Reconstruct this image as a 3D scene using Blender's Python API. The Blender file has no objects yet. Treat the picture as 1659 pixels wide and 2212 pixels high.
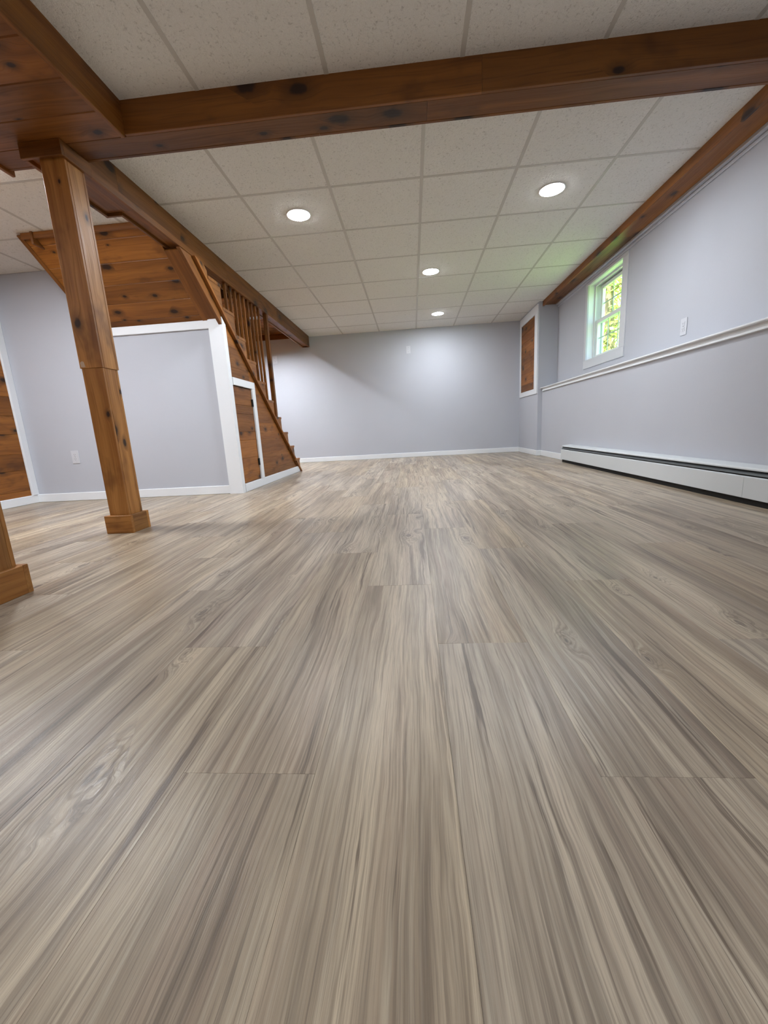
import bpy, bmesh, math, random
from mathutils import Vector, Matrix
random.seed(7)
S = bpy.context.scene
COL = S.collection

# ------------------------------------------------------------------ camera
f_px, yaw, pit, rol = 880.62, 0.0797178, 0.2001858, -0.0572054
cy, sy, cp, sp, cr, sr = (math.cos(yaw), math.sin(yaw), math.cos(pit), math.sin(pit), math.cos(rol), math.sin(rol))
Rz = Matrix(((cy, -sy, 0), (sy, cy, 0), (0, 0, 1)))
B = Matrix(((1, 0, 0), (0, -sp, -cp), (0, cp, -sp)))
Rr = Matrix(((cr, -sr, 0), (sr, cr, 0), (0, 0, 1)))
M = Rr @ B @ Rz.transposed()                 # world -> (right, down, forward)
right, down, fwd = M[0], M[1], M[2]
rot = Matrix((right, -down, -fwd)).transposed()
cam = bpy.data.objects.new('camera', bpy.data.cameras.new('camera'))
COL.objects.link(cam)
cam.matrix_world = Matrix.Translation((0, 0, 0.505)) @ rot.to_4x4()
cam.data.sensor_fit = 'HORIZONTAL'
cam.data.sensor_width = 36
cam.data.lens = 36 * f_px / 1659
cam.data.clip_start = 0.02
S.camera = cam

# ------------------------------------------------------------------ world, sun, exposure
W = bpy.data.worlds.new('world'); S.world = W; W.use_nodes = True
wn = W.node_tree.nodes; wl = W.node_tree.links
bg = wn['Background']
sky = wn.new('ShaderNodeTexSky'); sky.sky_type = 'NISHITA'; sky.sun_disc = False
sky.sun_elevation = math.radians(50); sky.sun_rotation = math.radians(-60); sky.air_density = 1.2; sky.dust_density = 2.5
wl.new(sky.outputs[0], bg.inputs[0]); bg.inputs[1].default_value = 0.95
sun = bpy.data.objects.new('sun', bpy.data.lights.new('sun', 'SUN')); COL.objects.link(sun)
sun.data.energy = 26.0; sun.data.angle = 0.01; sun.data.color = (1, .95, .86)
sun.rotation_euler = Vector((-.45, -.35, .85)).to_track_quat('Z', 'Y').to_euler()
LAMP = 200.0          # emission strength of the ceiling lamps
S.view_settings.view_transform = 'Standard'; S.view_settings.look = 'None'
S.view_settings.gamma = 1.0; S.view_settings.use_curve_mapping = False
S.view_settings.exposure = 0.72

# ------------------------------------------------------------------ materials
def lin(c):
    return tuple(((v / 255) / 12.92 if v / 255 <= .04045 else ((v / 255 + .055) / 1.055) ** 2.4) for v in c) + (1,)

class NT:
    def __init__(s, name):
        s.m = bpy.data.materials.new(name); s.m.use_nodes = True
        s.t = s.m.node_tree; s.b = s.t.nodes['Principled BSDF']
    def n(s, typ, **kw):
        nd = s.t.nodes.new(typ)
        for k, v in kw.items():
            if k.startswith('i_'):
                key = k[2:]; key = int(key) if key.isdigit() else key
                s.set(nd.inputs[key], v)
            else: setattr(nd, k, v)
        return nd
    def set(s, sock, v):
        if isinstance(v, bpy.types.NodeSocket): s.t.links.new(v, sock)
        else: sock.default_value = v
    def math(s, op, a, b=0.0, c=0.0):
        nd = s.t.nodes.new('ShaderNodeMath'); nd.operation = op
        s.set(nd.inputs[0], a); s.set(nd.inputs[1], b); s.set(nd.inputs[2], c)
        return nd.outputs[0]
    def mr(s, v, a, b, c=0.0, d=1.0, smooth=False):
        nd = s.t.nodes.new('ShaderNodeMapRange'); s.set(nd.inputs[0], v)
        if smooth: nd.interpolation_type = 'SMOOTHSTEP'
        for i, x in enumerate((a, b, c, d)): nd.inputs[i + 1].default_value = x
        return nd.outputs[0]
    def mix(s, fac, a, b, mode='MIX'):
        nd = s.t.nodes.new('ShaderNodeMix'); nd.data_type = 'RGBA'; nd.blend_type = mode
        s.set(nd.inputs[0], fac); s.set(nd.inputs[6], a); s.set(nd.inputs[7], b)
        return nd.outputs[2]
    def noise(s, vec, scale, detail=3.0, rough=.5, dist=0.0):
        nd = s.t.nodes.new('ShaderNodeTexNoise'); s.set(nd.inputs['Vector'], vec)
        nd.inputs['Scale'].default_value = scale; nd.inputs['Detail'].default_value = detail
        nd.inputs['Roughness'].default_value = rough; nd.inputs['Distortion'].default_value = dist
        return nd.outputs[0]
    def xyz(s, x, y, z):
        nd = s.t.nodes.new('ShaderNodeCombineXYZ'); s.set(nd.inputs[0], x); s.set(nd.inputs[1], y); s.set(nd.inputs[2], z)
        return nd.outputs[0]
    def bump(s, h, strength, dist):
        nd = s.t.nodes.new('ShaderNodeBump'); s.set(nd.inputs['Height'], h)
        nd.inputs['Strength'].default_value = strength; nd.inputs['Distance'].default_value = dist
        s.t.links.new(nd.outputs[0], s.b.inputs['Normal'])

def plain(name, col, rough=.5, metal=0.0, spec=.5):
    t = NT(name); t.b.inputs['Base Color'].default_value = lin(col); t.b.inputs['Roughness'].default_value = rough
    t.b.inputs['Metallic'].default_value = metal; t.b.inputs['Specular IOR Level'].default_value = spec
    return t.m

def grain_coords(t):
    tc = t.n('ShaderNodeTexCoord'); sep = t.n('ShaderNodeSeparateXYZ', i_0=tc.outputs['Object'])
    oi = t.n('ShaderNodeObjectInfo'); r = oi.outputs['Random']
    x = t.math('ADD', sep.outputs[0], t.math('MULTIPLY', r, 137.0))
    y = t.math('ADD', sep.outputs[1], t.math('MULTIPLY', r, 71.0))
    z = t.math('ADD', sep.outputs[2], t.math('MULTIPLY', r, 29.0))
    return x, y, z, r, sep

def knots(t, x, y, z, fx, fy, rad, chance):
    """sparse knots: returns (0..1 falloff, distance)"""
    v = t.xyz(t.math('MULTIPLY', x, fx), t.math('MULTIPLY', y, fy), t.math('MULTIPLY', z, fy * .15))
    vo = t.n('ShaderNodeTexVoronoi', i_Vector=v); vo.voronoi_dimensions = '2D'; vo.inputs['Scale'].default_value = 1.0
    sc_ = t.n('ShaderNodeSeparateColor', i_0=vo.outputs['Color']); rnd = sc_.outputs[0]
    jit = t.noise(t.xyz(t.math('MULTIPLY', x, 22.0), t.math('MULTIPLY', y, 30.0), z), 1.0, 2.0)
    d = t.math('DIVIDE', vo.outputs['Distance'], t.mr(sc_.outputs[1], 0, 1, .38, 1.5))
    d = t.math('MAXIMUM', t.math('ADD', d, t.math('MULTIPLY', t.math('SUBTRACT', jit, .5), .10)), 0.0)
    on = t.math('LESS_THAN', rnd, chance)
    return d, on

def floor_mat():
    t = NT('vinyl plank')
    x, y, z, r, sep = grain_coords(t)
    wob = t.noise(t.xyz(t.math('MULTIPLY', x, 1.5), t.math('MULTIPLY', y, 7.0), r), 1.0, 2.0)
    wob2 = t.noise(t.xyz(t.math('MULTIPLY', x, 9.0), t.math('MULTIPLY', y, 18.0), r), 1.0, 2.0)
    d, on = knots(t, x, y, z, 2.9, 8.5, .3, .28)
    kf = t.math('MULTIPLY', on, t.mr(d, 0.0, .45, 1.0, 0.0, True))
    yy = t.math('ADD', y, t.math('MULTIPLY', t.math('SUBTRACT', wob, .5), .045))
    yy = t.math('ADD', yy, t.math('MULTIPLY', t.math('SUBTRACT', wob2, .5), .006))
    yy = t.math('ADD', yy, t.math('MULTIPLY', kf, .030))
    swirl = t.noise(t.xyz(t.math('MULTIPLY', x, 16.0), t.math('MULTIPLY', y, 34.0), r), 1.0, 2.0)
    yy = t.math('ADD', yy, t.math('MULTIPLY', t.math('MULTIPLY', t.math('SUBTRACT', swirl, .5), kf), .065))
    N = lambda fx, fy, o, det, ro: t.noise(t.xyz(t.math('MULTIPLY', x, fx), t.math('MULTIPLY', yy, fy), t.math('ADD', r, o)), 1.0, det, ro)
    broad, warm = N(.9, 13.0, 0, 3.0, .55), N(.9, 18.0, 5.0, 2.0, .5)
    band, line = N(1.2, 52.0, 2.0, 3.0, .6), N(2.2, 150.0, 3.0, 3.0, .6)
    fine, hair = N(6.0, 420.0, 7.0, 3.0, .6), N(22.0, 1300.0, 8.0, 2.0, .5)
    fig, zone = N(1.2, 42.0, 9.0, 5.0, .68), N(1.3, 7.0, 12.0, 2.0, .5)
    c = t.mix(t.mr(broad, .36, .64), lin((138, 123, 105)), lin((192, 176, 152)))
    c = t.mix(t.math('MULTIPLY', t.mr(warm, .50, .70), .50), c, lin((166, 144, 124)))
    c = t.mix(t.math('MULTIPLY', t.mr(band, .52, .68, smooth=True), .62), c, lin((112, 99, 85)))
    c = t.mix(t.math('MULTIPLY', t.mr(band, .30, .44, 1.0, 0.0, smooth=True), .45), c, lin((194, 182, 160)))
    c = t.mix(t.math('MULTIPLY', t.mr(line, .52, .66), .52), c, lin((112, 99, 85)))
    c = t.mix(t.math('MULTIPLY', t.mr(line, .34, .46, 1.0, 0.0), .22), c, lin((196, 184, 163)))
    c = t.mix(t.math('MULTIPLY', t.mr(fine, .50, .68), .45), c, lin((104, 92, 82)))
    c = t.mix(t.math('MULTIPLY', t.mr(hair, .50, .75), .35), c, lin((98, 87, 78)))
    figf = t.math('MULTIPLY', t.mr(fig, .56, .64, smooth=True), t.mr(zone, .44, .60, .18, .92))
    c = t.mix(t.math('MULTIPLY', figf, .90), c, lin((96, 82, 70)))
    ring = t.math('SINE', t.math('ADD', t.math('MULTIPLY', d, 70.0), t.math('MULTIPLY', swirl, 14.0)))
    ringf = t.math('MULTIPLY', t.math('MULTIPLY', on, t.mr(d, .05, .40, 1.0, 0.0, True)), t.mr(ring, -.3, 1.0))
    c = t.mix(t.math('MULTIPLY', ringf, .50), c, lin((100, 88, 76)))
    core = t.math('MULTIPLY', on, t.mr(d, .02, .085, 1.0, 0.0, True))
    c = t.mix(t.math('MULTIPLY', core, .6), c, lin((88, 78, 72)))
    # every plank a little different
    hv = t.n('ShaderNodeHueSaturation'); t.set(hv.inputs['Color'], c)
    t.set(hv.inputs['Value'], t.mr(t.math('FRACT', t.math('MULTIPLY', r, 13.7)), 0, 1, .93, 1.05))
    t.set(hv.inputs['Saturation'], t.mr(t.math('FRACT', t.math('MULTIPLY', r, 7.3)), 0, 1, .85, 1.10))
    t.t.links.new(hv.outputs[0], t.b.inputs['Base Color'])
    t.set(t.b.inputs['Roughness'], t.mr(fine, .3, .7, .28, .38))
    t.b.inputs['Specular IOR Level'].default_value = .32
    hb = t.noise(t.xyz(t.math('MULTIPLY', x, 8.0), t.math('MULTIPLY', y, 420.0), r), 1.0, 3.0, .6)
    t.bump(t.math('ADD', t.math('MULTIPLY', hb, .6), t.math('MULTIPLY', hair, .4)), .5, .0010)
    return t.m

def pine_mat(name, base, light, dark, knot=.5, kx=4.6, ky=7.5, sat=1.0):
    t = NT(name)
    x, y, z, r, sep = grain_coords(t)
    d, on = knots(t, x, y, z, kx, ky, .3, knot)
    kf = t.math('MULTIPLY', on, t.mr(d, 0.0, .42, 1.0, 0.0, True))
    wob = t.noise(t.xyz(t.math('MULTIPLY', x, 2.0), t.math('MULTIPLY', y, 7.0), t.math('MULTIPLY', z, 3.0)), 1.0, 2.0)
    yy = t.math('ADD', t.math('ADD', y, t.math('MULTIPLY', t.math('SUBTRACT', wob, .5), .06)), t.math('MULTIPLY', kf, .03))
    zz = t.math('MULTIPLY', z, 18.0)
    broad = t.noise(t.xyz(t.math('MULTIPLY', x, 1.0), t.math('MULTIPLY', yy, 16.0), zz), 1.0, 3.0, .55)
    fine = t.noise(t.xyz(t.math('MULTIPLY', x, 3.0), t.math('MULTIPLY', yy, 110.0), t.math('MULTIPLY', zz, 5.0)), 1.0, 3.0, .6)
    blot = t.noise(t.xyz(t.math('MULTIPLY', x, 3.5), t.math('MULTIPLY', y, 6.0), z), 1.0, 3.0, .6)
    c = t.mix(t.mr(broad, .35, .66), lin(base), lin(light))
    c = t.mix(t.math('MULTIPLY', t.mr(fine, .52, .72), .45), c, lin(dark))
    c = t.mix(t.math('MULTIPLY', t.mr(blot, .54, .72, smooth=True), .60), c, lin(dark))
    halo = t.math('MULTIPLY', on, t.mr(d, .06, .36, 1.0, 0.0, True))
    c = t.mix(t.math('MULTIPLY', halo, .70), c, lin(tuple(int(v * .62) for v in base)))
    core = t.math('MULTIPLY', on, t.mr(d, .07, .14, 1.0, 0.0, True))
    c = t.mix(t.math('MULTIPLY', core, .92), c, lin((36, 18, 9)))
    hv = t.n('ShaderNodeHueSaturation'); t.set(hv.inputs['Color'], c)
    t.set(hv.inputs['Value'], t.mr(t.math('FRACT', t.math('MULTIPLY', r, 13.7)), 0, 1, .68, 1.24))
    hv.inputs['Saturation'].default_value = sat
    t.t.links.new(hv.outputs[0], t.b.inputs['Base Color'])
    t.set(t.b.inputs['Roughness'], t.mr(fine, .3, .7, .40, .55))
    t.b.inputs['Specular IOR Level'].default_value = .35
    t.bump(fine, .35, .0012)
    return t.m

def paint_mat(name, col, rough=.6, bump=.25, scale=170.0):
    t = NT(name)
    tc = t.n('ShaderNodeTexCoord')
    nz = t.noise(tc.outputs['Object'], scale, 3.0, .6)
    big = t.noise(tc.outputs['Object'], 1.3, 2.0)
    c = t.mix(t.mr(big, .3, .7), lin(col), lin(tuple(min(255, v + 3) for v in col)))
    t.t.links.new(c, t.b.inputs['Base Color']); t.b.inputs['Roughness'].default_value = rough
    t.b.inputs['Specular IOR Level'].default_value = .35
    t.bump(nz, bump, .0015)
    return t.m

def tile_mat():
    t = NT('acoustic tile')
    tc = t.n('ShaderNodeTexCoord'); oi = t.n('ShaderNodeObjectInfo')
    sep = t.n('ShaderNodeSeparateXYZ', i_0=tc.outputs['Object'])
    v = t.xyz(t.math('ADD', sep.outputs[0], t.math('MULTIPLY', oi.outputs['Random'], 50.0)), t.math('ADD', sep.outputs[1], t.math('MULTIPLY', oi.outputs['Random'], 33.0)), sep.outputs[2])
    a = t.noise(v, 75.0, 4.0, .62, .6)
    b = t.noise(v, 230.0, 2.0, .6)
    pit_ = t.mr(a, .30, .43, 1.0, 0.0)
    c = t.mix(t.math('MULTIPLY', pit_, .55), lin((233, 232, 228)), lin((165, 162, 156)))
    c = t.mix(t.math('MULTIPLY', t.mr(b, .3, .6, 1.0, 0.0), .12), c, lin((165, 162, 154)))
    t.t.links.new(c, t.b.inputs['Base Color']); t.b.inputs['Roughness'].default_value = .95
    t.b.inputs['Specular IOR Level'].default_value = .15
    t.bump(t.math('ADD', t.math('MULTIPLY', a, 1.0), t.math('MULTIPLY', b, .35)), .9, .0075)
    return t.m

def emit_mat(name, col, strength):
    m = bpy.data.materials.new(name); m.use_nodes = True; nt = m.node_tree
    nt.nodes.remove(nt.nodes['Principled BSDF'])
    e = nt.nodes.new('ShaderNodeEmission'); e.inputs[0].default_value = col; e.inputs[1].default_value = strength
    nt.links.new(e.outputs[0], nt.nodes['Material Output'].inputs[0]); return m

def glass_mat():
    m = bpy.data.materials.new('window glass'); m.use_nodes = True; nt = m.node_tree
    nt.nodes.remove(nt.nodes['Principled BSDF'])
    tr = nt.nodes.new('ShaderNodeBsdfTransparent'); tr.inputs[0].default_value = (.93, .97, .94, 1)
    gl = nt.nodes.new('ShaderNodeBsdfGlossy'); gl.inputs['Roughness'].default_value = .02
    fr = nt.nodes.new('ShaderNodeValue'); fr.outputs[0].default_value = .035
    mx = nt.nodes.new('ShaderNodeMixShader')
    nt.links.new(fr.outputs[0], mx.inputs[0]); nt.links.new(tr.outputs[0], mx.inputs[1]); nt.links.new(gl.outputs[0], mx.inputs[2])
    nt.links.new(mx.outputs[0], nt.nodes['Material Output'].inputs[0]); return m

def leaf_mat():
    t = NT('leaves')
    tc = t.n('ShaderNodeTexCoord')
    a = t.noise(tc.outputs['Object'], 1.6, 3.0, .7)
    c = t.mix(t.mr(a, .38, .62), lin((104, 150, 52)), lin((196, 220, 110)))
    t.t.links.new(c, t.b.inputs['Base Color']); t.b.inputs['Roughness'].default_value = .6
    trn = t.n('ShaderNodeBsdfTranslucent'); t.t.links.new(c, trn.inputs[0])
    mx = t.n('ShaderNodeMixShader'); mx.inputs[0].default_value = .5
    t.t.links.new(t.b.outputs[0], mx.inputs[1]); t.t.links.new(trn.outputs[0], mx.inputs[2])
    t.t.links.new(mx.outputs[0], t.t.nodes['Material Output'].inputs[0])
    return t.m

def bark_mat():
    t = NT('bark'); tc = t.n('ShaderNodeTexCoord')
    a = t.noise(tc.outputs['Object'], 9.0, 4.0, .7)
    t.t.links.new(t.mix(a, lin((70, 58, 46)), lin((128, 112, 92))), t.b.inputs['Base Color'])
    t.b.inputs['Roughness'].default_value = .9; t.bump(a, .6, .02); return t.m

def grass_mat():
    t = NT('lawn grass'); tc = t.n('ShaderNodeTexCoord')
    a = t.noise(tc.outputs['Object'], 3.0, 4.0, .7)
    t.t.links.new(t.mix(a, lin((104, 150, 50)), lin((156, 190, 84))), t.b.inputs['Base Color'])
    t.b.inputs['Roughness'].default_value = .9; t.bump(a, .5, .03); return t.m

M_FLOOR = floor_mat()
M_PINE = pine_mat('stained pine', (116, 69, 24), (146, 92, 37), (78, 43, 14), .40)
M_BEAM = pine_mat('beam pine', (110, 65, 20), (134, 84, 31), (78, 43, 13), .34, 3.4, 6.0)
M_POST = pine_mat('post pine', (138, 88, 38), (176, 124, 64), (92, 52, 18), .40, 4.4, 7.5)
M_WALL = paint_mat('grey wall paint', (183, 186, 194))
M_TRIM = paint_mat('white trim paint', (226, 229, 232), .38, .08, 60)
M_TILE = tile_mat()
M_RAIL = plain('grid rail paint', (192, 189, 183), .5)
M_HEAT = plain('heater enamel', (205, 210, 212), .35)
M_DAMP = plain('heater damper grey', (104, 108, 110), .4, .4)
M_CASE = paint_mat('casing paint', (203, 206, 210), .4, .08, 60)
M_DARK = plain('dark cavity', (18, 17, 16), .8)
M_BAFF = plain('black lamp baffle', (2, 2, 2), 1.0, 0.0, 0.0)
M_FIN = plain('aluminium fins', (120, 120, 122), .4, .9)
M_PLATE = plain('white plastic', (202, 204, 210), .4)
M_SLOT = plain('socket slot', (60, 60, 64), .6)
M_HINGE = plain('black iron', (24, 22, 20), .5, .6)
M_SASH = plain('white vinyl sash', (228, 231, 228), .4)
M_GLASS = glass_mat()
M_BACK = plain('backing board', (90, 84, 78), .9)
M_TREAD = pine_mat('tread pine', (128, 80, 35), (154, 102, 50), (88, 50, 21), .4)
M_BARK = bark_mat(); M_LEAF = leaf_mat(); M_GRASS = grass_mat()
M_LED = emit_mat('led diffuser', (.95, 1.0, 1.065, 1), LAMP)
M_LED2 = emit_mat('stair led diffuser', (.95, 1.0, 1.065, 1), LAMP * 4.3)
M_LED3 = emit_mat('left led diffuser', (.95, 1.0, 1.065, 1), LAMP * 1.5)
M_RING = plain('lamp ring', (236, 236, 236), .4)

# ------------------------------------------------------------------ object helpers
def mesh_obj(name, verts, faces, mat, parent=None, mtx=None, smooth=False):
    me = bpy.data.meshes.new(name); me.from_pydata(verts, [], faces); me.update()
    if mat: me.materials.append(mat)
    if smooth:
        for p in me.polygons: p.use_smooth = True
    return link(name, me, parent, mtx)

def link(name, me, parent=None, mtx=None):
    o = bpy.data.objects.new(name, me); COL.objects.link(o)
    mtx = mtx or Matrix.Identity(4)
    if parent:
        o.parent = parent
        off = PW[parent.name].inverted()
        mtx_l = off @ mtx
    else: mtx_l = mtx
    o.matrix_basis = mtx_l
    PW[o.name] = mtx.copy()
    return o

PW = {}        # world matrices of everything built so far

def thing(name, loc, label, cat, group=None):
    o = bpy.data.objects.new(name, None); COL.objects.link(o); o.location = loc
    o.empty_display_size = .1
    PW[o.name] = Matrix.Translation(loc)
    o['label'] = label; o['category'] = cat
    if group: o['group'] = group
    return o

def tag(o, label, cat, group=None):
    o['label'] = label; o['category'] = cat
    if group: o['group'] = group
    return o

def struct(o): o['kind'] = 'structure'; return o

def struct_empty(name):
    o = bpy.data.objects.new(name, None); COL.objects.link(o); PW[o.name] = Matrix.Identity(4); o['kind'] = 'structure'
    return o

_bc = {}
def board_mesh(l, w, t, ch, mat):
    key = (round(l, 4), round(w, 4), round(t, 4), round(ch, 4), mat.name)
    if key in _bc: return _bc[key]
    a, b = w / 2, t / 2; c = min(ch, a * .4, b * .8)
    sec = [(-a + c, -b), (a - c, -b), (a, -b + c), (a, b - c), (a - c, b), (-a + c, b), (-a, b - c), (-a, -b + c)]
    L = l / 2; vs = [(-L, y, z) for y, z in sec] + [(L, y, z) for y, z in sec]
    fs = [(i, (i + 1) % 8, (i + 1) % 8 + 8, i + 8) for i in range(8)]
    fs = [tuple(reversed(f)) for f in fs]
    fs += [tuple(range(8)), tuple(range(15, 7, -1))]
    me = bpy.data.meshes.new('board'); me.from_pydata(vs, [], fs); me.materials.append(mat); me.update()
    bm = bmesh.new(); bm.from_mesh(me); bmesh.ops.recalc_face_normals(bm, faces=bm.faces); bm.to_mesh(me); bm.free()
    _bc[key] = me; return me

AX = {'x': Vector((1, 0, 0)), 'y': Vector((0, 1, 0)), 'z': Vector((0, 0, 1))}
def frame(c, ex, ey):
    ex = ex.normalized(); ez = ex.cross(ey).normalized(); ey = ez.cross(ex)
    m = Matrix((ex, ey, ez)).transposed().to_4x4(); m.translation = c; return m

def box(name, x0, x1, y0, y1, z0, z1, mat, parent=None, along='x', ch=.0012):
    """chamfered board filling an axis-aligned box, grain along one axis"""
    d = {'x': x1 - x0, 'y': y1 - y0, 'z': z1 - z0}
    rest = sorted([k for k in 'xyz' if k != along], key=lambda k: -d[k])
    me = board_mesh(d[along], d[rest[0]], d[rest[1]], ch, mat)
    return link(name, me, parent, frame(Vector(((x0 + x1) / 2, (y0 + y1) / 2, (z0 + z1) / 2)), AX[along], AX[rest[0]]))

def prism(name, pts, axis, a0, a1, mat, parent=None, grain=None):
    """polygon (2-D points in the plane normal to axis) extruded a0..a1; grain = 2-D direction of local X"""
    g = Vector(grain or (1, 0)).normalized(); g2 = Vector((-g.y, g.x))
    c = sum((Vector(p) for p in pts), Vector((0, 0))) / len(pts)
    if axis == 'x': e1, e2, e3 = AX['y'], AX['z'], AX['x']
    elif axis == 'y': e1, e2, e3 = AX['x'], AX['z'], -AX['y']
    else: e1, e2, e3 = AX['x'], AX['y'], AX['z']
    am = (a0 + a1) / 2; h = (a1 - a0) / 2
    ex = e1 * g.x + e2 * g.y; ey = e1 * g2.x + e2 * g2.y
    cen = e1 * c.x + e2 * c.y + AX[axis] * am
    q = [((Vector(p) - c).dot(g), (Vector(p) - c).dot(g2)) for p in pts]
    n = len(q)
    vs = [(u, v, -h) for u, v in q] + [(u, v, h) for u, v in q]
    fs = [tuple(range(n - 1, -1, -1)), tuple(range(n, 2 * n))] + [(i, (i + 1) % n, (i + 1) % n + n, i + n) for i in range(n)]
    me = bpy.data.meshes.new(name); me.from_pydata(vs, [], fs); me.materials.append(mat)
    bm = bmesh.new(); bm.from_mesh(me); bmesh.ops.recalc_face_normals(bm, faces=bm.faces); bm.to_mesh(me); bm.free()
    return link(name, me, parent, frame(cen, ex, ey))

def clip(poly, a, b, c):
    """keep a*x+b*y<=c"""
    out = []
    for i in range(len(poly)):
        p, q = poly[i], poly[(i + 1) % len(poly)]
        dp, dq = a * p[0] + b * p[1] - c, a * q[0] + b * q[1] - c
        if dp <= 0: out.append(p)
        if dp * dq < 0:
            k = dp / (dp - dq); out.append((p[0] + (q[0] - p[0]) * k, p[1] + (q[1] - p[1]) * k))
    return out

def lathe(name, prof, mat, parent, loc, n=40, smooth=True):
    vs, fs = [], []
    for r, z in prof:
        for k in range(n): a = 2 * math.pi * k / n; vs.append((r * math.cos(a), r * math.sin(a), z))
    for j in range(len(prof) - 1):
        for k in range(n): fs.append((j * n + k, j * n + (k + 1) % n, (j + 1) * n + (k + 1) % n, (j + 1) * n + k))
    fs.append(tuple(range(n)))
    if prof[-1][0] > 1e-5: fs.append(tuple(reversed(range((len(prof) - 1) * n, len(prof) * n))))
    o = mesh_obj(name, vs, fs, mat, parent, Matrix.Translation(loc), smooth)
    bm = bmesh.new(); bm.from_mesh(o.data); bmesh.ops.recalc_face_normals(bm, faces=bm.faces); bm.to_mesh(o.data); bm.free()
    return o

# ------------------------------------------------------------------ dimensions
XL, XR, XU, XP = -3.62, 1.86, 2.06, 1.80      # left wall, lower right wall, upper right wall, pillar face
YB, YF, YP = -3.2, 7.20, 3.64                 # back wall, far wall, panelled wall under the stairs
ZC, ZL = 2.094, 2.0                           # main and left-hand ceiling
g = .0005

# ------------------------------------------------------------------ floor
fl = struct(box('floor', XL - .1, XR + .15, YB - .1, YF + .1, -.12, -.008, M_BACK, None, 'y', 0))
PWID, PLEN = .2085, 1.1235
k0 = math.floor((XL - .04) / PWID) - 1
for k in range(k0, 12):
    x0 = .040 + k * PWID; x1 = x0 + PWID
    x0c, x1c = max(x0, XL), min(x1, XR)
    if x1c - x0c < .02: continue
    ph = (.890 - .3745 * k) % PLEN
    y = ph - 4 * PLEN
    while y < YF:
        a, b = max(y, YB), min(y + PLEN, YF)
        if b - a > .02:
            box('floor_plank', x0c + .0001, x1c - .0001, a + .0003, b - .0003, -.008, 0.0, M_FLOOR, fl, 'y', .0003)
        y += PLEN

# ------------------------------------------------------------------ walls
wf = struct(box('wall_far', XL - .1, XU + .4, YF, YF + .12, 0, 2.8, M_WALL, None, 'x', 0))
wb = struct(box('wall_back', XL - .1, XU + .4, YB - .12, YB, 0, 2.3, M_WALL, None, 'x', 0))
wleft = struct(box('wall_left', XL - .14, XL - .02, YB, YF, 0, 2.8, M_BACK, None, 'y', 0))
# knotty boards of the left wall
z = .010
zs = [.075, .129, .318, .468, .647, .81, .98, 1.157, 1.301, 1.47, 1.64, 1.81, ZL]
for i in range(len(zs) - 1):
    yb = [YB, .62 + .9 * (i % 2), 3.585]
    for a, b in zip(yb[:-1], yb[1:]):
        box('board', XL - .02, XL, a + g, b - g, zs[i] + g, zs[i + 1] - g, M_PINE, wleft, 'y', .0022)
wr = struct(box('wall_right', XR, XR + .10, YB, 6.17, 0, .938, M_WALL, None, 'y', 0))
w2 = struct_empty('wall_right_upper')
WY0, WY1, WZ0, WZ1 = 4.41, 5.195, 1.16, 1.965
box('wall_panel', XU, XU + .17, YB, WY0, .938, 2.25, M_WALL, w2, 'y', 0)
box('wall_panel', XU, XU + .17, WY1, 6.3, .938, 2.25, M_WALL, w2, 'y', 0)
box('wall_panel', XU, XU + .17, WY0, WY1, .938, WZ0, M_WALL, w2, 'y', 0)
box('wall_panel', XU, XU + .17, WY0, WY1, WZ1, 2.25, M_WALL, w2, 'y', 0)
wp = struct(box('wall_right_pillar', XP, XU + .13, 6.17, YF, 0, 2.25, M_WALL, None, 'z', 0))
# wall under the stairs that faces the room, with the sloping cut on its right
ws = struct(prism('wall_stair', [(XL, 0), (-1.60, 0), (-1.60, 1.50), (-2.70, 1.50), (-2.70, ZL), (XL, ZL)], 'y', YP, YP + .09, M_WALL))
# side of the stair box that faces left, and the inner wall of the stairwell
UZ = lambda y: 1.50 + .80 * (YP - y)           # underside of the stairs
prism('wall_panel', [(3.05, ZL + .01), (YP, UZ(YP)), (YP, ZL + .01)], 'x', -2.735, -2.715, M_WALL, ws)

# baseboards
def baseboard(name, x0, x1, y0, y1, z1=.078):
    alongx = (x1 - x0) > (y1 - y0)
    return struct(box(name, x0, x1, y0, y1, 0, z1, M_TRIM, None, 'x' if alongx else 'y', .004))
baseboard('baseboard_far', -2.6, XP, YF - .013, YF)
baseboard('baseboard_pillar', XP - .013, XP, 6.17, YF - .013)
baseboard('baseboard_pillar_end', XP - .013, XR, 6.157, 6.17)
baseboard('baseboard_right', XR - .013, XR, 5.07, 6.157)
baseboard('baseboard_panel', XL, -1.70, YP - .013, YP)
baseboard('baseboard_left', XL, XL + .013, YB, YP - .013)
# trims
def trim(n, *a, along='x'): return struct(box('trim_%d' % n, *a, M_TRIM, None, along, .003))
trim(1, XL, XL + .02, YP - .065, YP, .078, ZL, along='z')                     # corner strip on the board wall
trim(2, -2.70, -1.70, YP - .018, YP, 1.432, 1.500)                            # above the panel
# corner board, its side and a sloping top
t3 = struct(prism('trim_3', [(-1.70, 0), (-1.600, 0), (-1.600, 1.515), (-1.70, 1.50)], 'y', YP - .026, YP + .0, M_TRIM, None, (0, 1)))
t4 = struct(prism('trim_4', [(YP - .026, 0), (YP + .036, 0), (YP + .036, 1.465), (YP - .026, 1.515)], 'x', -1.600, -1.574, M_TRIM, None, (0, 1)))

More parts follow.
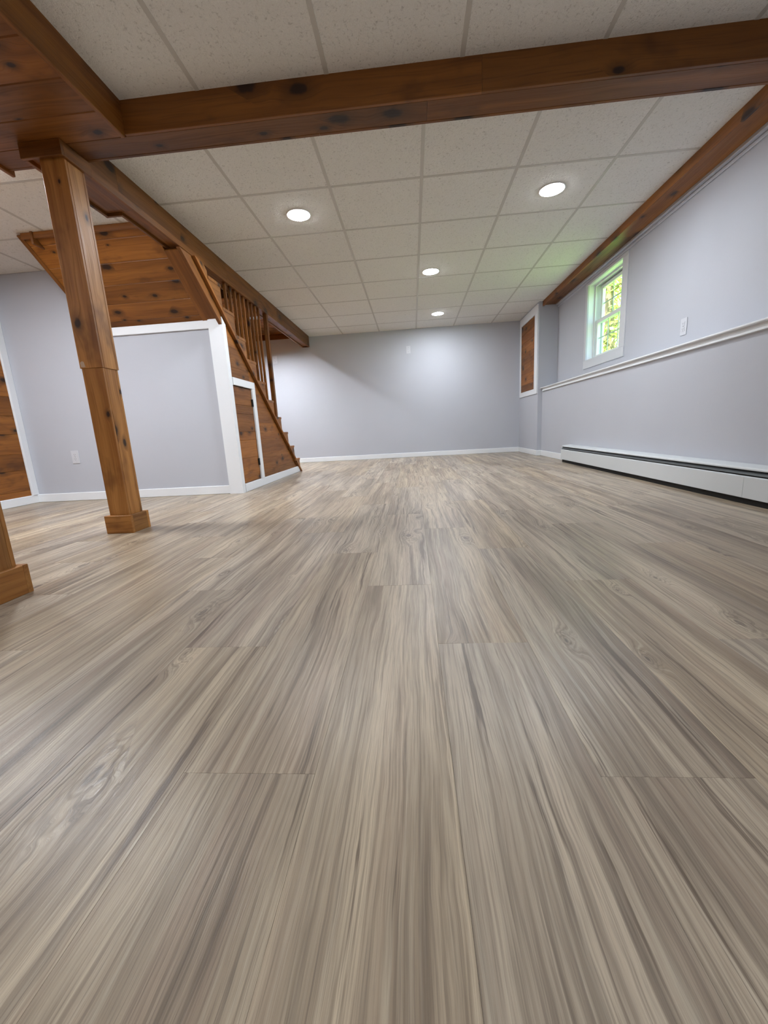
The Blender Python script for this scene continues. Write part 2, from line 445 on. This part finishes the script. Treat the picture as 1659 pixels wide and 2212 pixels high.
# ------------------------------------------------------------------ ceiling: slab, tiles and grid rails
ce = struct(box('ceiling', XL - .1, XU + .4, YB - .1, 2.19, 2.16, 2.26, M_BACK, None, 'y', 0))
box('ceiling_deck', -1.70, XU + .4, 2.19, YF + .1, 2.16, 2.26, M_BACK, ce, 'y', 0)
box('ceiling_deck', XL - .1, -2.735, 2.19, YF + .1, 2.16, 2.26, M_BACK, ce, 'y', 0)
box('ceiling_deck', -2.735, -1.70, 2.19, 3.0, 2.16, 2.26, M_BACK, ce, 'y', 0)
RW = .0105
def grid(xa, xb, ya, yb, xl, yl, zc, cut=None):
    xl = sorted(xl); yl = sorted(yl)
    xs = [xa] + [v for v in xl if xa + .03 < v < xb - .03] + [xb]
    ys = [ya] + [v for v in yl if ya + .03 < v < yb - .03] + [yb]
    for i in range(len(xs) - 1):
        for j in range(len(ys) - 1):
            a, b, c, d = xs[i], xs[i + 1], ys[j], ys[j + 1]
            if cut:
                if a >= cut[0] - .02 and b <= cut[1] + .02 and c >= cut[2] - .02: continue
            ia = RW * .8 if i else 0; ib = RW * .8 if i < len(xs) - 2 else 0
            jc = RW * .8 if j else 0; jd = RW * .8 if j < len(ys) - 2 else 0
            box('ceiling_tile', a + ia, b - ib, c + jc, d - jd, zc + .0015, zc + .016, M_TILE, ce, 'y', .0015)
    for v in xs[1:-1]:
        y1 = cut[2] if (cut and cut[0] - .01 < v < cut[1] + .01) else yb
        box('grid_rail', v - RW, v + RW, ya, y1, zc, zc + .006, M_RAIL, ce, 'y', .0006)
    for v in ys[1:-1]:
        for i in range(len(xs) - 1):
            if cut and xs[i] >= cut[0] - .02 and xs[i + 1] <= cut[1] + .02 and v >= cut[2] - .01: continue
            box('grid_rail', xs[i] + (RW if i else 0), xs[i + 1] - (RW if i < len(xs) - 2 else 0), v - RW, v + RW, zc + .0001, zc + .0055, M_RAIL, ce, 'x', .0006)
T = .6096
grid(-1.667, 1.847, 2.345, YF, [.127 + T * n for n in range(-3, 4)], [3.0505 + T * n for n in range(-1, 7)], ZC)
grid(-1.317, 1.847, YB, 2.192, [.287 + T * n for n in range(-3, 4)], [2.173 - T * n for n in range(0, 9)], ZC)
grid(XL, -2.70, 2.36, YP, [-3.11], [2.507, 3.10], ZL)
grid(-2.70, -1.80, 2.36, 3.045, [-2.525, -1.94], [2.507], ZL)
grid(XL, -2.07, YB, 2.36, [-2.525, -3.11], [2.507 - .59 * n for n in range(1, 10)], ZL)

# ------------------------------------------------------------------ beams and boxed soffits
bm_ = thing('ceiling_beam', (0, 2.27, 1.96), 'long boxed knotty pine beam crossing the ceiling from side to side', 'beam')
zb = 1.957
for a, b in ((-1.317, .372), (.372, 2.05)): box('face_board', a + g, b - g, 2.190, 2.208, zb + .0, ZC + .01, M_BEAM, bm_, 'x', .002)
for a, b in ((-2.07, .130), (.130, 2.05)): box('bottom_board', a + g, b - g, 2.2085, 2.334, zb + .001, zb + .019, M_BEAM, bm_, 'x', .002)
for a, b in ((-2.07, -.4), (-.4, 2.05)): box('face_board', a + g, b - g, 2.334, 2.352, zb, ZC + .01, M_BEAM, bm_, 'x', .002)

sf = thing('boxed_soffit', (-1.7, .5, 1.94), 'wide boxed pine soffit in the upper left corner, boards across its underside', 'soffit')
box('side_board', -1.335, -1.315, YB, 2.189, 1.942, ZC + .01, M_BEAM, sf, 'y', .003)
box('side_board', -2.075, -2.055, YB, 2.206, 1.942, ZC + .01, M_BEAM, sf, 'y', .003)
box('side_board', -2.090, -2.0705, 2.207, 2.372, 1.942, ZC, M_BEAM, sf, 'y', .003)
y = 2.2075; ws_ = [.168, .178, .182, .175, .18]; i = 0
while y > YB + .02:
    w = ws_[i % 5]; a = max(y - w, YB)
    box('underside_board', -2.0545, -1.3355, a + g, y - g, 1.957, 1.973, M_PINE, sf, 'x', .0038); y = a; i += 1

b2 = thing('stair_beam', (-1.72, 4.6, 1.92), 'boxed pine beam running over the stair balusters to the far wall', 'beam')
ZB2 = 1.922
for a, b in ((2.352, 2.62), (2.62, 4.05), (4.05, 5.5), (5.5, 7.14)):
    box('face_board', -1.685, -1.665, a + g, b - g, ZB2, ZC + .01, M_BEAM, b2, 'y', .002)
box('face_board', -1.790, -1.772, 2.353, 7.14, ZB2, ZC + .01, M_BEAM, b2, 'y', .002)
for a, b in ((2.80, 4.9), (4.9, 7.138)): box('bottom_board', -1.7715, -1.6855, a + g, b - g, ZB2 + .014, ZB2 + .030, M_BEAM, b2, 'y', .002)
box('end_board', -1.79, -1.665, 7.141, 7.159, ZB2, ZC + .01, M_BEAM, b2, 'z', .002)
# shallow open-bottomed collar that carries the post and runs on to the stairs
co = thing('post_collar', (-1.71, 2.6, 1.9), 'pine collar boxing the top of the post and running on to the stairs', 'collar')
ZT = 1.888
box('front_board', -1.842, -1.628, 2.161, 2.179, ZT, 1.9562, M_BEAM, co, 'x', .002)
box('side_board', -1.647, -1.628, 2.1795, 2.353, ZT, 1.9562, M_BEAM, co, 'y', .002)
box('side_board', -1.647, -1.628, 2.3535, 3.520, ZT, 1.9315, M_BEAM, co, 'y', .003)
box('side_board', -1.842, -1.824, 2.1795, 2.351, ZT, 1.9562, M_BEAM, co, 'y', .002)
box('side_board', -1.842, -1.824, 2.353, 2.720, ZT, ZL + .02, M_BEAM, co, 'y', .002)
box('end_board', -1.842, -1.748, 2.7205, 2.738, ZT, ZL + .02, M_BEAM, co, 'x', .002)
box('side_board', -1.748, -1.731, 2.7205, 3.50, ZT, 1.9215, M_BEAM, co, 'y', .002)
box('bottom_board', -1.8235, -1.6475, 2.1795, 2.7195, ZT + .018, ZT + .033, M_BEAM, co, 'y', .002)
box('bottom_board', -1.7305, -1.6475, 2.7205, 3.50, ZT + .018, ZT + .033, M_BEAM, co, 'y', .002)
box('closing_board', -1.8235, -1.7905, 2.353, 2.7195, ZT + .034, ZL + .01, M_BEAM, co, 'y', .001)

b3 = thing('wall_beam', (1.95, 3, 2.03), 'slim boxed pine beam along the top of the window wall', 'beam')
box('face_board', 1.845, 1.865, 2.353, 6.168, 2.030, ZC + .01, M_BEAM, b3, 'y', .002)
for a, b in ((2.353, 4.15), (4.15, 6.168)): box('bottom_board', 1.8655, 2.020, a + g, b - g, 2.043, 2.058, M_BEAM, b3, 'y', .002)
struct(box('trim_5', 2.021, XU, 2.353, 6.168, 2.024, 2.05, M_WALL, None, 'y', .004))
struct(box('trim_6', 2.046, XU, YB, 6.168, 2.000, 2.0235, M_WALL, None, 'y', .004))

# ------------------------------------------------------------------ posts
def post(x0, x1, y0, y1, ztop, label, split):
    cx, cy_ = (x0 + x1) / 2, (y0 + y1) / 2
    p = thing('support_post', (cx, cy_, 0), label, 'post')
    w = .016
    def shell(a0, a1, b0, b1, za, zb_, nm):
        box(nm, a0, a1, b0, b0 + w, za, zb_, M_POST, p, 'z', .0015)
        box(nm, a0, a1, b1 - w, b1, za, zb_, M_POST, p, 'z', .0015)
        box(nm, a1 - w, a1, b0 + w + g, b1 - w - g, za, zb_, M_POST, p, 'z', .0015)
        box(nm, a0, a0 + w, b0 + w + g, b1 - w - g, za, zb_, M_POST, p, 'z', .0015)
    shell(x0, x1, y0, y1, .02, split, 'shaft_board')
    e = .005
    shell(x0 - e, x1 + e, y0 - e, y1 + e, split + .0005, ztop, 'upper_shaft_board')
    o = .021; t = .019; h = .104
    X0, X1, Y0, Y1 = x0 - o, x1 + o, y0 - o, y1 + o
    box('plinth_board', X0, X1, Y0, Y0 + t, 0, h, M_POST, p, 'x', .0018)
    box('plinth_board', X0, X1, Y1 - t, Y1, 0, h, M_POST, p, 'x', .0018)
    box('plinth_board', X1 - t, X1, Y0 + t + g, Y1 - t - g, 0, h, M_POST, p, 'y', .0018)
    box('plinth_board', X0, X0 + t, Y0 + t + g, Y1 - t - g, 0, h, M_POST, p, 'y', .0018)
    return p
P1 = post(-1.766, -1.648, 2.195, 2.313, ZT + .0178, 'square pine post on a boxed plinth, standing beside the white panelled wall', .915)
prism('filler_patch', [(-1.762, .921), (-1.738, .921), (-1.742, .948), (-1.752, .952), (-1.764, .945)], 'y', 2.1888, 2.1898, plain('pale wood filler', (196, 172, 148), .6), P1)
post(-1.536, -1.420, 1.170, 1.286, 1.956, 'nearer pine post cut off by the left edge, only its foot in view', .915)

# ------------------------------------------------------------------ staircase
st = thing('staircase', (-2.1, 5.5, 0), 'open pine staircase rising towards the viewer behind the white panelled wall', 'staircase')
SX = -1.58                      # boarded side
NK = 12
nose = lambda k: 5.53 - .211 * k
lev = lambda k: .186 + .176 * k
SL = lambda y: .79 * (5.60 - y)  # lower edge of the stringer
# stringer, saw-toothed above, straight below
for k in range(NK):
    ya, yb_ = nose(k) - .211, nose(k) - .002
    top = lev(k) - .024
    poly = [(ya, SL(ya)), (yb_, max(SL(yb_), 0.0)), (yb_, top), (ya, top)]
    if k > 9: continue
    prism('stringer', poly, 'x', SX, -1.560, M_TREAD, st, (1, 0))
prism('stringer', [(3.418, SL(3.418)), (3.418, 1.80), (3.37, 1.842), (3.268, 1.842)], 'x', SX, -1.560, M_TREAD, st, (-1, .79))
# a continuous nosing strip under the stringer
prism('stringer_strip', [(5.60, 0), (5.56, 0), (3.235, 1.842), (3.272, 1.842)], 'x', SX, -1.553, M_PINE, st, (-1, .79))
for k in range(NK):
    box('tread', -2.60, -1.556 if k < 10 else -1.80, nose(k) - .211, nose(k) + .006, lev(k) - .024, lev(k), M_TREAD, st, 'x', .004)
    box('riser', -2.60, -1.581 if k < 10 else -1.80, nose(k) - .016, nose(k) - .001, lev(k) - .152 if k else 0, lev(k) - .0245, M_TREAD, st, 'x', .001)
# balusters and newel
for k in range(9):
    y = 4.062 + .1065 * k
    kk = int((5.53 - y) // .211)
    box('baluster', -1.716, -1.692, y - .012, y + .012, lev(kk) + .0005, ZB2 + .013, M_PINE, st, 'z', .0015)
kk = int((5.53 - 5.10) // .211)
box('newel', -1.722, -1.676, 5.112, 5.158, lev(1) + .0005, ZB2 + .013, M_PINE, st, 'z', .003)
# boarded side below the stringer (horizontal boards), around the access door
seams = [.078, .155, .31, .475, .64, .80, .965, 1.13, 1.30, 1.47, 1.65]
for i in range(len(seams) - 1):
    za, zb_ = seams[i] + g, seams[i + 1] - g
    for ya, yb_ in ((3.677, 4.10), (4.10, 5.6)):
        if ya < 4.0 and zb_ < 1.0: continue
        z0_ = max(za, 1.0) if ya < 4.0 else za
        poly = [(ya, z0_), (yb_, z0_), (yb_, zb_), (ya, zb_)]
        poly = clip(poly, .79, 1, .79 * 5.60 - .004)
        if len(poly) >= 3: prism('side_board', poly, 'x', SX - .018, SX - .004, M_PINE, st, (1, 0))
# sloping side casing from the stair edge up to the beam
cpoly = [(3.0, SL(3.0) - .125), (YP - .027, SL(YP - .027) - .055), (3.70, SL(3.70) - .05), (3.70, SL(3.70) - .001), (3.0, SL(3.0) - .001)]
prism('side_casing', clip(cpoly, 0, 1, 1.842), 'x', SX - .026, SX, M_PINE, st, (-1, .79))
cpoly = [(3.0, SL(3.0) - .155), (YP - .027, SL(YP - .027) - .115), (YP - .027, SL(YP - .027) - .056), (3.0, SL(3.0) - .126)]
prism('side_casing', clip(cpoly, 0, 1, 1.842), 'x', SX - .026, SX, M_PINE, st, (-1, .79))
# underside: boards across, flat casing on the right edge
nrm = Vector((0, .80, 1)).normalized(); dr = Vector((0, 1, -.80)).normalized()
ylist = [3.046, 3.093, 3.221, 3.351, 3.475, 3.595, YP + .03]
for a, b in zip(ylist[:-1], ylist[1:]):
    ym = (a + b) / 2; L = (b - a) * math.sqrt(1 + .64)
    me = board_mesh(.95, L - .001, .014, .0025, M_PINE)
    link('underside_board', me, st, frame(Vector((-2.222, ym, UZ(ym))) + nrm * .007, AX['x'], dr))
ym = (3.175 + 3.66) / 2; L = (3.66 - 3.175) * math.sqrt(1.64)
link('edge_casing', board_mesh(L, .125, .014, .002, M_PINE), st, frame(Vector((-1.683, ym, UZ(ym))) - nrm * .0075, dr, AX['x']))
ym = (3.03 + 3.66) / 2; L = (3.66 - 3.03) * math.sqrt(1.64)
link('edge_casing', board_mesh(L, .030, .014, .002, M_PINE), st, frame(Vector((-2.712, ym, UZ(ym))) - nrm * .0, dr, AX['x']))
box('header_board', -2.70, -1.75, 3.030, 3.0445, 1.962, ZL + .001, M_PINE, st, 'x', .002)

# stairwell walls and the boarded top of the well
sw = struct_empty('wall_stairwell')
for i in range(13):
    z0_ = .02 + i * .19
    for a, b in ((3.02 if z0_ > 1.75 else YP + .1, 5.0), (5.0, YF)):
        box('board', -2.62, -2.604, a + g, b - g, z0_ + g, z0_ + .19 - g, M_PINE, sw, 'y', .0038)
box('wall_panel', -2.70, -2.621, YP + .1, YF, 0, 2.8, M_BACK, sw, 'y', 0)
box('board', -2.60, -1.7165, YF - .017, YF - .001, 2.085, 2.17, M_PINE, sw, 'x', .0038)
LX, LY = -2.20, 6.163
y = 5.25
while y < YF - .02:
    y1 = min(y + .166, YF)
    if y < LY < y1:
        box('board', -2.603, LX - .083, y + g, y1 - g, 2.171, 2.186, M_PINE, sw, 'x', .0038)
        box('board', LX + .083, -1.7165, y + g, y1 - g, 2.171, 2.186, M_PINE, sw, 'x', .0038)
    else: box('board', -2.603, -1.7165, y + g, y1 - g, 2.171, 2.186, M_PINE, sw, 'x', .0038)
    y += .166
box('board', -2.603, -1.7165, 5.23, 5.248, 2.171, 2.75, M_PINE, sw, 'x', .0038)
box('wall_panel', -1.7155, -1.70, 2.9, YF, 2.105, 2.80, M_BACK, sw, 'y', 0)
box('wall_panel', -2.735, -1.80, 3.0, 3.028, 2.02, 2.80, M_BACK, sw, 'x', 0)
box('wall_panel', -2.735, -1.70, 3.0, YF, 2.76, 2.80, M_BACK, sw, 'y', 0)

# access door under the stairs
ad = thing('access_door', (-1.58, 3.88, .08), 'small hinged pine board door framed in white trim under the stairs', 'door')
box('frame_top', SX - .003, SX + .014, 3.677, 4.180, .967, 1.033, M_TRIM, ad, 'y', .002)
box('frame_side', SX - .003, SX + .014, 4.104, 4.180, .079, .9665, M_TRIM, ad, 'z', .002)
dz = [.080, .155, .31, .475, .555, .72, .80, .962]
for a, b in zip(dz[:-1], dz[1:]): box('board', SX - .018, SX - .003, 3.680, 4.096, a + g, b - g, M_PINE, ad, 'y', .002)
for z0_ in (.22, .80):
    h_ = box('hinge', SX - .004, SX + .004, 4.080, 4.103, z0_, z0_ + .065, M_HINGE, ad, 'z', .001)
    lathe('hinge_pin', [(.004, 0), (.004, .069)], M_HINGE, h_, (SX + .006, 4.100, z0_ - .002), 10)
struct(box('baseboard_stair', SX - .003, SX + .012, 3.677, 5.545, 0, .0785, M_TRIM, None, 'y', .004))

# ------------------------------------------------------------------ access panel on the pillar
ap = thing('access_panel', (XP, 6.68, .88), 'tall knotty pine board panel framed in white on the end of the window wall', 'panel')
box('frame_bottom', XP - .013, XP, 6.20, 7.14, .882, .955, M_TRIM, ap, 'y', .002)
box('frame_top', XP - .013, XP, 6.20, 7.14, 1.962, 2.075, M_TRIM, ap, 'y', .002)
box('frame_side', XP - .013, XP, 6.20, 6.335, .9555, 1.9615, M_TRIM, ap, 'z', .002)
box('frame_side', XP - .013, XP, 7.065, 7.14, .9555, 1.9615, M_TRIM, ap, 'z', .002)
zz_ = [.957, 1.06, 1.22, 1.37, 1.53, 1.69, 1.82, 1.96]
for a, b in zip(zz_[:-1], zz_[1:]): box('board', XP - .007, XP - .001, 6.337, 7.063, a + g, b - g, M_PINE, ap, 'y', .002)

# ------------------------------------------------------------------ ledge along the window wall
ld = thing('wall_ledge', (1.94, 2.0, .94), 'white painted ledge with moulding running below the window', 'ledge')
box('shelf_board', 1.826, XU, YB, 6.1685, .9415, .955, M_TRIM, ld, 'y', .004)
mp = [(1.86, .941), (1.850, .941), (1.852, .928), (1.848, .920), (1.843, .914), (1.843, .905), (1.86, .902)]
prism('moulding', mp, 'y', YB, 6.12, M_TRIM, ld)

# ------------------------------------------------------------------ baseboard heater
ht = thing('baseboard_heater', (1.80, 3, 0), 'long white hydronic baseboard heater along the right wall', 'heater')
HY0, HY1 = -.9, 5.06
prism('back_plate', [(1.852, .02), (1.858, .02), (1.858, .205), (1.852, .205)], 'y', HY0, HY1, M_HEAT, ht)
prism('top_cover', [(1.8515, .199), (1.8515, .204), (1.776, .197), (1.770, .190), (1.770, .183), (1.773, .183), (1.774, .189), (1.779, .1925)], 'y', HY0, HY1, M_HEAT, ht)
prism('damper', [(1.7635, .158), (1.7625, .161), (1.800, .183), (1.803, .180)], 'y', HY0 + .01, HY1 - .02, M_DAMP, ht)
for a, b in ((HY0, 2.30), (2.302, HY1 - .004)):
    prism('front_panel', [(1.757, .036), (1.761, .034), (1.765, .036), (1.761, .040), (1.761, .144), (1.768, .149), (1.766, .152), (1.757, .147)], 'y', a, b, M_HEAT, ht)
for a in (HY1 - .003, HY0 - .003):
    prism('end_cap', [(1.758, .034), (1.858, .030), (1.858, .205), (1.776, .198), (1.760, .150)], 'y', a, a + .005, M_HEAT, ht)
for yy_ in (-.3, .7, 1.7, 2.7, 3.7, 4.7): box('bracket', 1.7785, 1.8515, yy_, yy_ + .003, .001, .14, M_DARK, ht, 'z', .0005)
vs, fs = [], []
y = HY0 + .1
while y < HY1 - .12:
    n = len(vs)
    vs += [(1.78, y, .07), (1.84, y, .07), (1.84, y, .13), (1.78, y, .13)]; fs.append((n, n + 1, n + 2, n + 3)); y += .012
fin = mesh_obj('fins', vs, fs, M_FIN, ht); fin['kind'] = 'stuff'
lathe_pipe = prism('pipe', [(1.81 + .011 * math.cos(a * math.pi / 5), .10 + .011 * math.sin(a * math.pi / 5)) for a in range(10)], 'y', HY0 + .02, HY1 - .02, plain('copper', (150, 96, 60), .4, .9), ht)
box('toe_shade', 1.7735, 1.7755, HY0 + .01, HY1 - .006, .0005, .060, M_DARK, ht, 'y', .0002)  # dark strip painted in for the shade under the front panel
box('shade_backing', 1.8495, 1.8518, HY0 + .01, HY1 - .01, .03, .185, M_DARK, ht, 'y', .0002)  # dark sheet standing in for the shade inside the heater

# ------------------------------------------------------------------ window
wi = struct_empty('window_1')
# flat casing
cx0, cx1 = XU - .010, XU + .004
box('casing', cx0, cx1, WY0 - .105, WY1 + .055, WZ0 - .095, WZ0, M_CASE, wi, 'y', .003)
box('casing', cx0, cx1, WY0 - .105, WY0, WZ0 + g, WZ1, M_CASE, wi, 'z', .003)
box('casing', cx0, cx1, WY1, WY1 + .055, WZ0 + g, WZ1, M_CASE, wi, 'z', .003)
box('casing', cx0, cx1, WY0 - .105, WY1 + .055, WZ1 + g, 1.997, M_CASE, wi, 'y', .003)
box('jamb', XU + .004, XU + .182, WY1 - .002, WY1 + .016, WZ0, WZ1, M_TRIM, wi, 'z', .001)
box('jamb', XU + .004, XU + .182, WY0 - .016, WY0 + .002, WZ0, WZ1, M_TRIM, wi, 'z', .001)
box('jamb', XU + .004, XU + .182, WY0, WY1, WZ1 - .002, WZ1 + .016, M_TRIM, wi, 'y', .001)
box('jamb', XU + .004, XU + .182, WY0, WY1, WZ0 - .016, WZ0 + .002, M_TRIM, wi, 'y', .001)
# vinyl frame stops
for yy_ in (WY0 + .003, WY1 - .021): box('frame_stop', XU + .070, XU + .082, yy_, yy_ + .018, WZ0 + .003, WZ1 - .003, M_SASH, wi, 'z', .001)
box('frame_stop', XU + .070, XU + .082, WY0 + .022, WY1 - .022, WZ1 - .020, WZ1 - .003, M_SASH, wi, 'y', .001)
for yy_ in (WY0 + .003, WY1 - .027): box('frame_stop', XU + .158, XU + .176, yy_, yy_ + .024, WZ0 + .003, WZ1 - .003, M_SASH, wi, 'z', .001)
box('frame_stop', XU + .158, XU + .176, WY0 + .028, WY1 - .028, WZ1 - .030, WZ1 - .003, M_SASH, wi, 'y', .001)
def sash(name, x0, x1, y0, y1, z0, z1, r, mz):
    s_ = prism(name, [(y0, z0), (y1, z0), (y1, z0 + r), (y0, z0 + r)], 'x', x0, x1, M_SASH, wi)
    box('rail', x0, x1, y0, y1, z1 - r, z1, M_SASH, s_, 'y', .003)
    box('stile', x0, x1, y0, y0 + r, z0 + r + g, z1 - r - g, M_SASH, s_, 'z', .003)
    box('stile', x0, x1, y1 - r, y1, z0 + r + g, z1 - r - g, M_SASH, s_, 'z', .003)
    xm = (x0 + x1) / 2; ya, yb_ = y0 + r, y1 - r; za, zb_ = z0 + r, z1 - r
    box('pane', xm - .004, xm - .002, ya + g, yb_ - g, za + g, zb_ - g, M_GLASS, s_, 'y', 0)
    for i in (1, 2):
        yy_ = ya + (yb_ - ya) * i / 3; box('muntin', xm, xm + .006, yy_ - .006, yy_ + .006, za + g, zb_ - g, M_DAMP2, s_, 'z', .001)
    box('muntin', xm + .0062, xm + .010, ya + g, yb_ - g, mz - .006, mz + .006, M_DAMP2, s_, 'y', .001)
    return s_
M_DAMP2 = plain('grey muntin', (196, 204, 196), .4)
sash('lower_sash', XU + .086, XU + .120, WY0 + .006, WY1 - .022, WZ0 + .004, 1.585, .040, 1.385)
sash('upper_sash', XU + .124, XU + .156, WY0 + .014, WY1 - .034, 1.552, WZ1 - .020, .036, 1.752)

# ------------------------------------------------------------------ electrical plates
def plate(kind, c, face, label):
    """face: unit normal into the room"""
    n = Vector(face); up = Vector((0, 0, 1)); side = up.cross(n)
    t = thing(kind, c, label, 'switch' if kind == 'light_switch' else 'outlet')
    c = Vector(c)
    def bx_(nm, u, v, w, h, d0, d1, mat, par, ch=.002):
        me = board_mesh(h, w, d1 - d0, ch, mat)
        return link(nm, me, par, frame(c + side * u + up * v + n * ((d0 + d1) / 2), up, side))
    bx_('cover_plate', 0, 0, .072, .118, 0.0003, .006, M_PLATE, t)
    if kind == 'light_switch':
        r = bx_('switch_surround', 0, 0, .012, .026, .0061, .0075, M_PLATE, t, .0005)
        bx_('toggle', 0, .005, .008, .012, .0076, .018, M_PLATE, t, .001)
        for v in (-.03, .03): bx_('screw', 0, v, .005, .005, .0061, .007, M_SLOT, t, .0005)
    else:
        for v in (-.02, .02):
            r = bx_('receptacle', 0, v, .034, .030, .0061, .008, M_PLATE, t, .004)
            for u in (-.007, .007): bx_('slot', u, v + .003, .002, .009, .0081, .0086, M_SLOT, r, .0002)
            bx_('slot', 0, v - .009, .004, .004, .0081, .0086, M_SLOT, r, .0002)
        bx_('screw', 0, 0, .005, .005, .0061, .007, M_SLOT, t, .0005)
    return t
plate('wall_outlet', (-3.155, YP, .412), (0, -1, 0), 'white duplex outlet low on the grey wall left of the post')
plate('light_switch', (-.016, YF, 1.773), (0, -1, 0), 'white cover plate high in the middle of the far wall')
plate('light_switch', (-2.290, YF, 1.765), (0, -1, 0), 'white switch plate on the far wall beside the stair newel')
plate('wall_outlet', (XU, 3.42, 1.131), (-1, 0, 0), 'white outlet above the ledge right of the window')

# ------------------------------------------------------------------ recessed lights
def lamp(x, y, zc, label, r=.083, led=M_LED):
    t = thing('recessed_light', (x, y, zc), label, 'ceiling light', 'round recessed ceiling lights')
    lathe('trim_ring', [(r + .008, -.0005), (r + .007, -.003), (r, -.0045), (r - .002, -.004)], M_RING, t, (x, y, zc))
    lathe('diffuser', [(r - .001, -.0045), (r - .006, -.0058), (r - .03, -.0066), (.02, -.007), (0.001, -.007)], led, t, (x, y, zc))
lamp(-.775, 3.352, ZC, 'bright round ceiling light left of centre, nearest the stair beam')
lamp(1.050, 3.352, ZC, 'bright round ceiling light on the right, nearest the window wall')
lamp(.258, 4.715, ZC, 'round ceiling light in the middle of the room, second farthest')
lamp(.430, 6.380, ZC, 'farthest round ceiling light, close to the far wall')
lamp(-2.27, 2.29, ZL, 'round ceiling light in the left part, hidden behind the soffit', .083, M_LED3)
lamp(-3.05, 2.20, ZL, 'round ceiling light by the left board wall, out of view')
lamp(.90, -1.5, ZC, 'added round ceiling light, unseen behind the viewer on the right side')  # added lamp out of view, lights the foreground from behind the camera
lamp(-.62, -1.5, ZC, 'added round ceiling light, unseen behind the viewer left of centre')  # second added lamp behind the camera, also unseen
lamp(.26, -2.6, ZC, 'added round ceiling light, unseen behind the viewer near the back wall')  # third added lamp, unseen, fills in from the back of the room
lamp(-2.90, .10, ZL, 'added round ceiling light, unseen by the left board wall, brightening the left side')  # extra unseen lamp added to brighten the left wall and panel
sl = thing('recessed_light', (LX, LY, 2.20), 'light set into the low boarded ceiling over the foot of the stairs', 'ceiling light')
for a_, b_ in ((LX - .082, LX - .076), (LX + .076, LX + .082)): box('can_side', a_, b_, LY - .082, LY + .082, 2.1705, 2.262, M_BAFF, sl, 'y', .0005)
for a_, b_ in ((LY - .082, LY - .076), (LY + .076, LY + .082)): box('can_side', LX - .0755, LX + .0755, a_, b_, 2.1705, 2.262, M_BAFF, sl, 'x', .0005)
lathe('diffuser', [(.075, 2.221), (.075, 2.218), (.001, 2.217)], M_LED2, sl, (LX, LY, 0))
box('can_top', LX - .082, LX + .082, LY - .082, LY + .082, 2.2625, 2.266, M_BAFF, sl, 'x', .0005)

# ------------------------------------------------------------------ outside
gr = mesh_obj('ground', [(XU + .2, -15, 1.02), (45, -15, 1.3), (45, 60, 1.3), (XU + .2, 60, 1.02)], [(0, 1, 2, 3)], M_GRASS); struct(gr)
def tube(path, rad, n=8):
    vs, fs = [], []
    for i, p in enumerate(path):
        p = Vector(p); d = (Vector(path[min(i + 1, len(path) - 1)]) - Vector(path[max(i - 1, 0)])).normalized()
        u = d.orthogonal().normalized(); v = d.cross(u)
        for k in range(n):
            a = 2 * math.pi * k / n; vs.append(tuple(p + (u * math.cos(a) + v * math.sin(a)) * rad[i]))
    for i in range(len(path) - 1):
        for k in range(n): fs.append((i * n + k, i * n + (k + 1) % n, (i + 1) * n + (k + 1) % n, (i + 1) * n + k))
    return vs, fs
def tree_meshes(seed):
    R = random.Random(seed); vs, fs = [], []
    def add(v, f_):
        n = len(vs); vs.extend(v); fs.extend([tuple(i + n for i in q) for q in f_])
    add(*tube([(0, 0, 0), (.05, .03, 1.5), (-.04, .1, 3.2), (.1, 0, 5.4), (.05, .1, 7.4)], [.16, .13, .10, .07, .02]))
    tips = []
    for i in range(14):
        h = .9 + i * .45; a = R.uniform(0, 6.28); L = R.uniform(.8, 1.7)
        e = (math.cos(a) * L, math.sin(a) * L, h + R.uniform(.4, 1.3)); m = (e[0] * .5, e[1] * .5, h + .2)
        add(*tube([(0, 0, h), m, e], [.045, .03, .008], 5)); tips += [m, e]
    me = bpy.data.meshes.new('trunk'); me.from_pydata(vs, [], fs); me.materials.append(M_BARK)
    lv, lf = [], []
    cl = tips + [(R.gauss(0, .8), R.gauss(0, .8), R.uniform(.8, 7.5)) for _ in range(75)] 
    for c in cl:
        for _ in range(60):
            p = Vector((c[0] + R.gauss(0, .33), c[1] + R.gauss(0, .33), c[2] + R.gauss(0, .28)))
            a = Vector((R.uniform(-1, 1), R.uniform(-1, 1), R.uniform(-1, 1))).normalized() * R.uniform(.05, .09)
            b = a.orthogonal().normalized() * a.length * .6
            n = len(lv); lv += [tuple(p - a), tuple(p + b), tuple(p + a), tuple(p - b)]; lf.append((n, n + 1, n + 2, n + 3))
    ml = bpy.data.meshes.new('foliage'); ml.from_pydata(lv, [], lf); ml.materials.append(M_LEAF)
    return me, ml
tm = [tree_meshes(3), tree_meshes(11)]
tree_spots = [(4.7, 10.6, 'nearest leafy tree in the window view'), (7.6, 15.6, 'leafy tree standing behind the nearest one outside the window'),
              (10.6, 21.6, 'leafy tree farthest back outside the window'), (2.6, 19.5, 'leafy tree left of the window view, close to the house'),
              (9.6, 9.8, 'leafy tree to the right of the window view'), (5.6, 27.0, 'leafy tree far back on the left outside the window')]
for i, (x, y, lab) in enumerate(tree_spots):
    zg = 1.02 + .28 * (x - 2.26) / 42.7
    t = thing('leafy_tree', (x, y, zg), lab, 'tree', 'trees outside the window')
    me, ml = tm[i % 2]
    R_ = Matrix.Rotation(i * 1.3, 4, 'Z') @ Matrix.Scale(.85 + .1 * (i % 4), 4)
    link('trunk', me, t, Matrix.Translation((x, y, zg)) @ R_)
    fo = link('foliage', ml, t, Matrix.Translation((x, y, zg)) @ R_); fo['kind'] = 'stuff'
